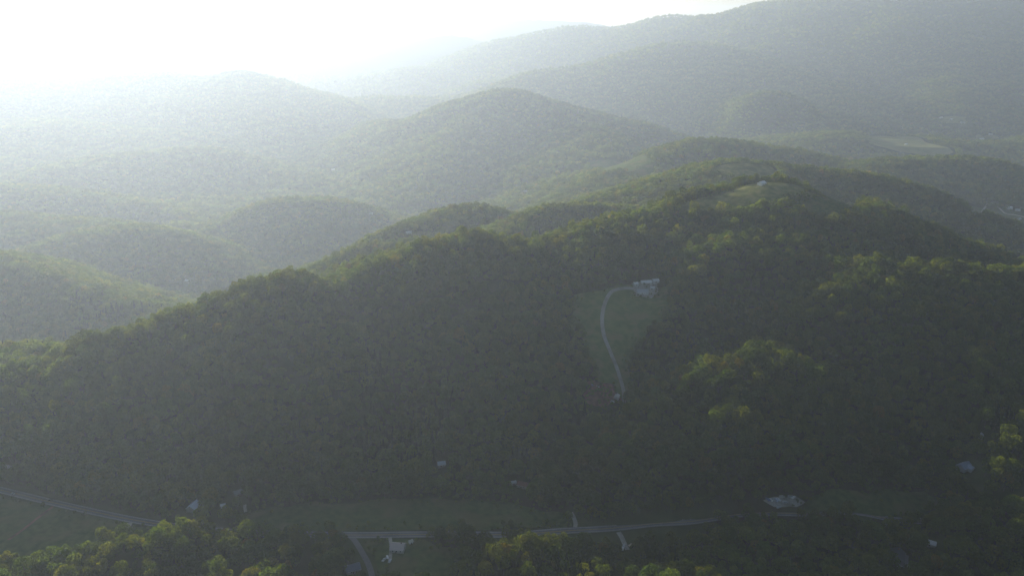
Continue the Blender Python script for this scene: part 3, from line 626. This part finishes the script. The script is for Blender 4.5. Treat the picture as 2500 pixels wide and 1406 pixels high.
# ------------------------------------------------------------------ vehicles
def car_meshes(kind):
    L, W = (4.7, 1.85) if kind == 'car' else ((5.6, 1.95) if kind == 'pickup' else (5.4, 2.0)); b = W / 2
    prof = {'car': [(-2.35, .35), (-2.35, .85), (-1.9, .95), (-1.35, 1.42), (.35, 1.45), (1.05, .98), (2.2, .82), (2.35, .6), (2.35, .35)],
            'pickup': [(-2.8, .45), (-2.8, 1.08), (-.9, 1.08), (-.75, 1.75), (.75, 1.78), (1.25, 1.18), (2.65, 1.05), (2.8, .75), (2.8, .45)],
            'van': [(-2.7, .4), (-2.7, 1.95), (-2.5, 2.05), (1.2, 2.05), (1.85, 1.25), (2.6, 1.05), (2.7, .7), (2.7, .4)]}[kind]
    n = len(prof); mid = [(x, 0, z) for x, z in prof]
    V_ = [(x, s * (b if z < 1.12 else b * .86), z) for s in (-1, 1) for x, z in prof]
    F_ = [(i, (i + 1) % n, n + (i + 1) % n, n + i) for i in range(n)] + [tuple(range(n))[::-1], tuple(range(n, 2 * n))]
    body = (V_, F_)
    wz0, wz1, wx0, wx1 = {'car': (.98, 1.36, -1.3, .42), 'pickup': (1.16, 1.66, -.68, .78), 'van': (1.3, 1.85, -2.1, 1.25)}[kind]
    win = join([box(wx0, wx1, s * b * .9 - .03, s * b * .9 + .03, wz0, wz1) for s in (-1, 1)])
    fx = {'car': ((.42, 1.43), (1.02, 1.02)), 'pickup': ((.80, 1.74), (1.22, 1.24)), 'van': ((1.24, 2.0), (1.82, 1.32))}[kind]
    (xa, za), (xb, zb) = fx; c = b * .78
    shield = ([(xa, -c, za + .03), (xa, c, za + .03), (xb + .03, c, zb + .03), (xb + .03, -c, zb + .03), (xa - .04, -c, za - .02), (xa - .04, c, za - .02), (xb - .02, c, zb - .03), (xb - .02, -c, zb - .03)], [(0, 3, 2, 1), (4, 5, 6, 7), (0, 1, 5, 4), (2, 3, 7, 6), (1, 2, 6, 5), (3, 0, 4, 7)])
    t = np.arange(10) * 2 * np.pi / 10
    wheel = ([(.34 * math.cos(a), s * .11, .34 * math.sin(a)) for s in (-1, 1) for a in t], [(i, (i + 1) % 10, 10 + (i + 1) % 10, 10 + i) for i in range(10)] + [tuple(range(10))[::-1], tuple(range(10, 20))])
    return body, win, shield, wheel, L, b
def mk(name, vf):
    me = bpy.data.meshes.new(name); me.from_pydata([tuple(map(float, v)) for v in vf[0]], [], vf[1]); me.update(); return me
CARS = {k: car_meshes(k) for k in ('car', 'pickup', 'van')}; CM = {}
def vehicle(kind, px, py, yaw, c, label, group=None, xy=None, dz=0.0, cat=None):
    x, y = xy or locate(px, py); body, win, shield, wheel, L, b = CARS[kind]
    root = empty({'car': 'car', 'pickup': 'pickup_truck', 'van': 'van'}[kind], x, y, math.radians(yaw), 0.5 + dz)
    if (kind, c) not in CM:
        me = mk('body', body); me.materials.append(paint(c, 0.35)); CM[(kind, c)] = me
        if kind not in CM:
            w = mk('side_windows', win); w.materials.append(M['glass']); s = mk('windscreen', shield); s.materials.append(M['glass']); wh = mk('wheel', wheel); wh.materials.append(M['tyre']); CM[kind] = (w, s, wh)
    def add(nm, me, loc=(0, 0, 0)):
        o = bpy.data.objects.new(nm, me); COL.objects.link(o); o.parent = root; o.location = loc
    add('body', CM[(kind, c)]); add('side_windows', CM[kind][0]); add('windscreen', CM[kind][1])
    for sx in (-.31, .31):
        for sy in (-1, 1): add('wheel', CM[kind][2], (sx * L, sy * (b - .05), .34))
    return tag(root, label, cat or {'car': 'car', 'pickup': 'truck', 'van': 'van'}[kind], group)
WHT, SIL, BLK, BLU, RED, TAN = (0.78, 0.78, 0.78), (0.45, 0.47, 0.50), (0.03, 0.03, 0.035), (0.16, 0.22, 0.40), (0.28, 0.04, 0.035), (0.48, 0.40, 0.30)
def on_hwy(px, side):
    A = catmull(hw, 8); cols, _ = project(A[:, 0], A[:, 1], gz(A[:, 0], A[:, 1])); i = int(np.argmin(np.abs(cols - px))); d = A[min(i + 1, len(A) - 1)] - A[i - 1]; d = d / np.hypot(*d)
    return (float(A[i, 0] - d[1] * side), float(A[i, 1] + d[0] * side)), math.degrees(math.atan2(d[1], d[0]))
G1 = 'cars driving on the left stretch of the highway'
p, a = on_hwy(37, -1.7); vehicle('car', 0, 0, a, SIL, 'silver car nearest the left edge of the highway', G1, p)
p, a = on_hwy(118, 1.7); vehicle('car', 0, 0, a + 180, BLK, 'dark car on the highway above the dirt lane', G1, p)
vehicle('van', 19, 1143, -12, WHT, 'white van on the far piece of road at the left edge', dz=.1)
G2 = 'vehicles beside the tan roofed house'
vehicle('pickup', 938, 1368, 60, SIL, 'grey pickup truck parked below the tan roofed house', G2)
vehicle('car', 946, 1361, 110, WHT, 'white car parked between the grey pickup and the tan roofed house', G2)
vehicle('car', 952, 1371, 80, (0.62, 0.63, 0.66), 'pale grey car parked right of the grey pickup', G2)
vehicle('car', 881, 1402, 15, WHT, 'white car beside the dark blue roofed house at the bottom edge')
G3 = 'cars on the short gravel drive'
vehicle('car', 1520, 1341, 75, WHT, 'white car at the low end of the short gravel drive', G3)
vehicle('car', 1523, 1333, 70, SIL, 'silver car above the white car on the short gravel drive', G3)
vehicle('pickup', 1541, 1332, 25, TAN, 'tan pickup truck right of the short gravel drive', G3)
G4 = 'vehicles in the gravel parking lot'
for i, (c, nm) in enumerate(((BLU, 'blue'), (WHT, 'white'), (SIL, 'silver'), ((0.50, 0.56, 0.70), 'pale blue'), ((0.66, 0.68, 0.72), 'light grey'))):
    vehicle('van' if i % 2 else 'pickup', 1874 + i * 6.5, 1221 + (i % 2) * 1.5, 115, c, '%s %s in the slanted row at the left of the parking lot' % (nm, 'van' if i % 2 else 'pickup truck'), G4)
vehicle('van', 1909, 1215, 5, (0.52, 0.50, 0.46), 'beige van at the upper edge of the parking lot', G4)
vehicle('van', 1930, 1214, 12, SIL, 'silver van at the upper right of the parking lot', G4)
vehicle('pickup', 1937, 1216, 40, WHT, 'white pickup truck at the right end of the parking lot', G4)
vehicle('van', 1917, 1228, 3, (0.60, 0.58, 0.60), 'pale van at the lower edge of the parking lot', G4)
vehicle('car', 1901, 1240, 30, SIL, 'silver car just below the parking lot', G4)
G5 = 'vehicles in the red yard'
for i, (px, py, k, c, nm) in enumerate(((1432, 944, 'car', BLK, 'black car at the left end of the row in the red yard'), (1446, 942, 'pickup', (0.10, 0.11, 0.16), 'dark blue pickup truck second in the row in the red yard'), (1460, 945, 'car', SIL, 'silver car third in the row in the red yard'), (1474, 942, 'car', RED, 'dark red car at the right end of the row in the red yard'), (1494, 983, 'van', WHT, 'white van below the pale cottage in the red yard'))):
    vehicle(k, px, py, 80 + 17 * i, c, nm, G5, dz=.3)
vehicle('car', 1590, 697, 20, WHT, 'white car parked in the middle of the farmyard', dz=.3)
vehicle('pickup', 1558, 703, -30, SIL, 'silver pickup truck where the track enters the farmyard', dz=.3)
vehicle('car', 2162, 1283, 50, (0.6, 0.62, 0.66), 'pale car just below the highway at the right', dz=.1)
vehicle('car', 2240, 1311, 125, SIL, 'silver car on the gravel drive to the white roofed shed')
vehicle('car', 2196, 1384, 20, WHT, 'white car in front of the big dark roofed house')
SPOTS += [(*locate(1525, 1336), 9, 16), (*locate(945, 1365), 8, 16), (*locate(2162, 1283), 6, 18), (*locate(1903, 1236), 14, 20)]


def highway_view(P):
    """verge kept open on the near side of the highway where the road shows in the photograph"""
    px, _ = project(P[:, 0], P[:, 1], 0.0 * P[:, 0])
    vis = ((px > -200) & (px < 385)) | ((px > 835) & (px < 1025)) | ((px > 1160) & (px < 1230)) | ((px > 1300) & (px < 1725)) | ((px > 2100) & (px < 2210))
    yh = np.interp(P[:, 0], [p[0] for p in hw], [p[1] for p in hw])
    return ~(vis & (P[:, 1] < yh) & (P[:, 1] > yh - 27))

P1 = scatter(440, 1560, 6.3); P1 = P1[allowed(P1)]; P1 = P1[highway_view(P1)]
P2 = scatter(1560, 2700, 9.4); P2 = P2[allowed(P2)]
P3 = scatter(2700, 6200, 16.0); P3 = P3[allowed(P3)]
P4 = scatter(6200, 9000, 36.0)
# openings in the canopy
P1 = P1[fbm(P1[:, 0] / 45, P1[:, 1] / 45, 301, 2) > -0.52]
Z1 = gz(P1[:, 0], P1[:, 1])
S1 = np.clip(rng.normal(0.75, 0.25, len(P1)), 0.32, 1.35) * (1 + 0.35 * fbm(P1[:, 0] / 60, P1[:, 1] / 60, 305, 3))
K1 = rng.integers(0, 5, len(P1)); con = (fbm(P1[:, 0] / 120, P1[:, 1] / 120, 311, 3) > 0.36) & (rng.random(len(P1)) < 0.5) & (Z1 < 55); K1[con] = 5
# the trees that show largest stand as things of their own
px1, py1 = project(P1[:, 0], P1[:, 1], Z1 + 12); dist = np.sqrt(P1[:, 0] ** 2 + P1[:, 1] ** 2 + (Z1 + 10 - CAM_Z) ** 2)
show = np.where((px1 > -20) & (px1 < 2520) & (py1 < 1440) & (py1 > 0), S1 / dist, 0)
order = np.argsort(-show)[:300]; rest = np.ones(len(P1), bool); rest[order] = False

def gn_forest(name, P, Z, S, rot, kind, label):
    me = bpy.data.meshes.new(name); me.vertices.add(len(P))
    me.vertices.foreach_set('co', np.stack([P[:, 0], P[:, 1], Z], 1).astype(np.float32).ravel())
    for nm, ty, val in (('tree_size', 'FLOAT_VECTOR', S), ('tree_turn', 'FLOAT_VECTOR', rot), ('tree_kind', 'INT', kind)):
        a = me.attributes.new(nm, ty, 'POINT'); a.data.foreach_set('vector' if ty != 'INT' else 'value', np.ascontiguousarray(val, np.float32 if ty != 'INT' else np.int32).ravel())
    me.update(); o = bpy.data.objects.new(name, me); COL.objects.link(o)
    ng = bpy.data.node_groups.get('forest_scatter')
    if not ng:
        ng = bpy.data.node_groups.new('forest_scatter', 'GeometryNodeTree')
        ng.interface.new_socket('Geometry', in_out='INPUT', socket_type='NodeSocketGeometry'); ng.interface.new_socket('Geometry', in_out='OUTPUT', socket_type='NodeSocketGeometry')
        n = ng.nodes; l = ng.links; gi = n.new('NodeGroupInput'); go = n.new('NodeGroupOutput')
        ci = n.new('GeometryNodeCollectionInfo'); ci.inputs['Collection'].default_value = PROTO; ci.inputs['Separate Children'].default_value = True; ci.inputs['Reset Children'].default_value = True
        ip = n.new('GeometryNodeInstanceOnPoints'); ip.inputs['Pick Instance'].default_value = True
        def att(nm, ty):
            a = n.new('GeometryNodeInputNamedAttribute'); a.data_type = ty; a.inputs['Name'].default_value = nm; return a.outputs['Attribute']
        l.new(gi.outputs[0], ip.inputs['Points']); l.new(ci.outputs[0], ip.inputs['Instance'])
        l.new(att('tree_kind', 'INT'), ip.inputs['Instance Index']); l.new(att('tree_size', 'FLOAT_VECTOR'), ip.inputs['Scale'])
        e2r = n.new('FunctionNodeEulerToRotation'); l.new(att('tree_turn', 'FLOAT_VECTOR'), e2r.inputs[0]); l.new(e2r.outputs[0], ip.inputs['Rotation'])
        l.new(ip.outputs[0], go.inputs[0])
    mod = o.modifiers.new('scatter', 'NODES'); mod.node_group = ng
    return tag(o, label, 'forest', kind='stuff')
def turns(n): return np.stack([rng.normal(0, .04, n), rng.normal(0, .04, n), rng.uniform(0, 6.283, n)], 1)
def sizes(s, n): return np.stack([s * rng.uniform(.85, 1.15, n), s * rng.uniform(.85, 1.15, n), s * rng.uniform(.85, 1.12, n)], 1)
near_side = P1[:, 1] < 660
Q = []
for poly in CLEAR[:]:
    A = np.array(poly)
    if A[:, 1].mean() > 1700: continue
    rep_ = A[rng.integers(0, len(A), len(A) * 2)] + rng.normal(0, 4.0, (len(A) * 2, 2)); Q.append(rep_)
Q = np.vstack(Q); ok_ = np.ones(len(Q), bool)
for pl, w in ROADS: ok_ &= near_line(Q, pl) > w - 1.5
for x_, y_, r_, re_ in SPOTS: ok_ &= np.hypot(Q[:, 0] - x_, Q[:, 1] - y_) > r_ * .8
Q = Q[ok_]; n = len(Q)
tag(gn_forest('shrubbery', Q, gz(Q[:, 0], Q[:, 1]) - 0.6, sizes(rng.uniform(0.10, 0.34, n), n), turns(n), rng.integers(0, 5, n), 'low scrub and bushes along the ragged edges of the fields'), cat='scrub')
for msk, nm, lb in ((rest & near_side, 'forest', 'dense green wood on the near side of the highway'), (rest & ~near_side, 'forest', 'broadleaf forest covering the main ridge, hollow and right hand slopes')):
    n = int(msk.sum()); gn_forest(nm, P1[msk], Z1[msk] - 0.4, sizes(S1[msk], n), turns(n), K1[msk], lb)
n = len(P2); gn_forest('forest', P2, gz(P2[:, 0], P2[:, 1]) - 0.5, sizes(rng.uniform(0.65, 1.2, n), n), turns(n), rng.integers(6, 9, n), 'hazy forest on the middle hills behind the main ridge')
n = len(P3); gn_forest('forest', P3, gz(P3[:, 0], P3[:, 1]) - 1, sizes(rng.uniform(0.9, 1.5, n), n), turns(n), rng.integers(6, 9, n), 'faint forest on the far ridges and the mountain')

n = len(P4); gn_forest('forest', P4, gz(P4[:, 0], P4[:, 1]) - 2, sizes(rng.uniform(1.4, 2.2, n), n), turns(n), rng.integers(6, 9, n), 'palest forest on the ranges near the skyline')
LAND += [(1290, 1330, 'the sunlit knoll at bottom centre'), (350, 1290, 'the sunlit spur at lower left'), (1990, 1285, 'the wooded rise hiding the highway'), (2440, 1240, 'the lit trees at the right edge'), (885, 1350, 'the curved paved drive'),
         (700, 1350, 'the dark wood at lower left'), (1700, 1350, 'the dark wood below the highway'), (120, 1380, 'the lower left corner'), (1090, 1290, 'the trees breaking the highway line'), (1910, 1225, 'the parking lot'), (1526, 1335, 'the short gravel drive')]
ORD = ['nearest', 'second nearest', 'third nearest', 'fourth nearest', 'fifth nearest', 'sixth nearest', 'seventh nearest', 'eighth nearest', 'ninth nearest', 'tenth nearest'] + ['%dth nearest' % k for k in range(11, 20)] + ['%d%s nearest' % (k, {1: 'st', 2: 'nd', 3: 'rd'}.get(k % 10, 'th')) for k in range(20, 300)]
LXY = np.array([(a, b) for a, b, _ in LAND]); bins = {}
for i in order:
    d = np.hypot(LXY[:, 0] - px1[i], (LXY[:, 1] - py1[i]) * 1.3); k = int(np.argmin(d)); dx, dy = px1[i] - LXY[k, 0], (py1[i] - LXY[k, 1]) * 1.3
    side = ('right of' if dx > 0 else 'left of') if abs(dx) > abs(dy) else ('below' if dy > 0 else 'above')
    bins.setdefault((k, side), []).append((float(d[k]), int(i)))
TREE_LABEL = {}
for (k, side), lst in bins.items():
    for r_, (_, i) in enumerate(sorted(lst)):
        TREE_LABEL[i] = '%s %s tree, %s %s %s' % ('tall' if S1[i] > .95 else ('small' if S1[i] < .72 else 'rounded') if K1[i] < 5 else 'pointed', 'broadleaf' if K1[i] < 5 else 'conifer', ORD[r_], side, LAND[k][2])
for i in order:
    k = int(K1[i]); root = bpy.data.objects.new('broadleaf_tree' if k < 5 else 'conifer_tree', None); COL.objects.link(root)
    root.empty_display_size = 1
    root.location = (P1[i, 0], P1[i, 1], Z1[i] - 0.3); root.rotation_euler = (0, 0, R.uniform(0, 6.28)); s = float(S1[i]); root.scale = (s, s, s)
    for nm, me in (('crown', NEAR[k][0]), ('trunk', NEAR[k][1])):
        c = bpy.data.objects.new(nm, me); COL.objects.link(c); c.parent = root
    tag(root, TREE_LABEL[int(i)], 'tree', 'trees in the near wood')

# ------------------------------------------------------------------ the hazy air
zlo = float(GZ.min()) - 1.0; ztop = float(GZ.max()) + 45.0
x0, x1, y0, y1 = GX[0] - 50, GX[-1] + 50, GY[0] - 50, GY[-1] + 50
hz = link_mesh('haze', [(x, y, z) for z in (zlo, ztop) for y in (y0, y1) for x in (x0, x1)], [(0, 2, 3, 1), (4, 5, 7, 6), (0, 1, 5, 4), (2, 6, 7, 3), (0, 4, 6, 2), (1, 3, 7, 5)], None)
m, n, l = mat_new('hazy air'); n.remove(n['Principled BSDF'])
pv = n.new('ShaderNodeVolumePrincipled'); pv.inputs['Color'].default_value = (*HAZE_COL, 1); pv.inputs['Density'].default_value = HAZE_DENSITY
pv.inputs['Anisotropy'].default_value = HAZE_G; pv.inputs['Density Attribute'].default_value = ''
l.new(pv.outputs['Volume'], n['Material Output'].inputs['Volume']); hz.data.materials.append(m)
tag(hz, 'bright summer haze filling the air over the hills', 'haze', kind='stuff')
print('GZ', GZ.min(), GZ.max(), 'trees', len(P1), len(P2), len(P3), 'grid', nx, ny)
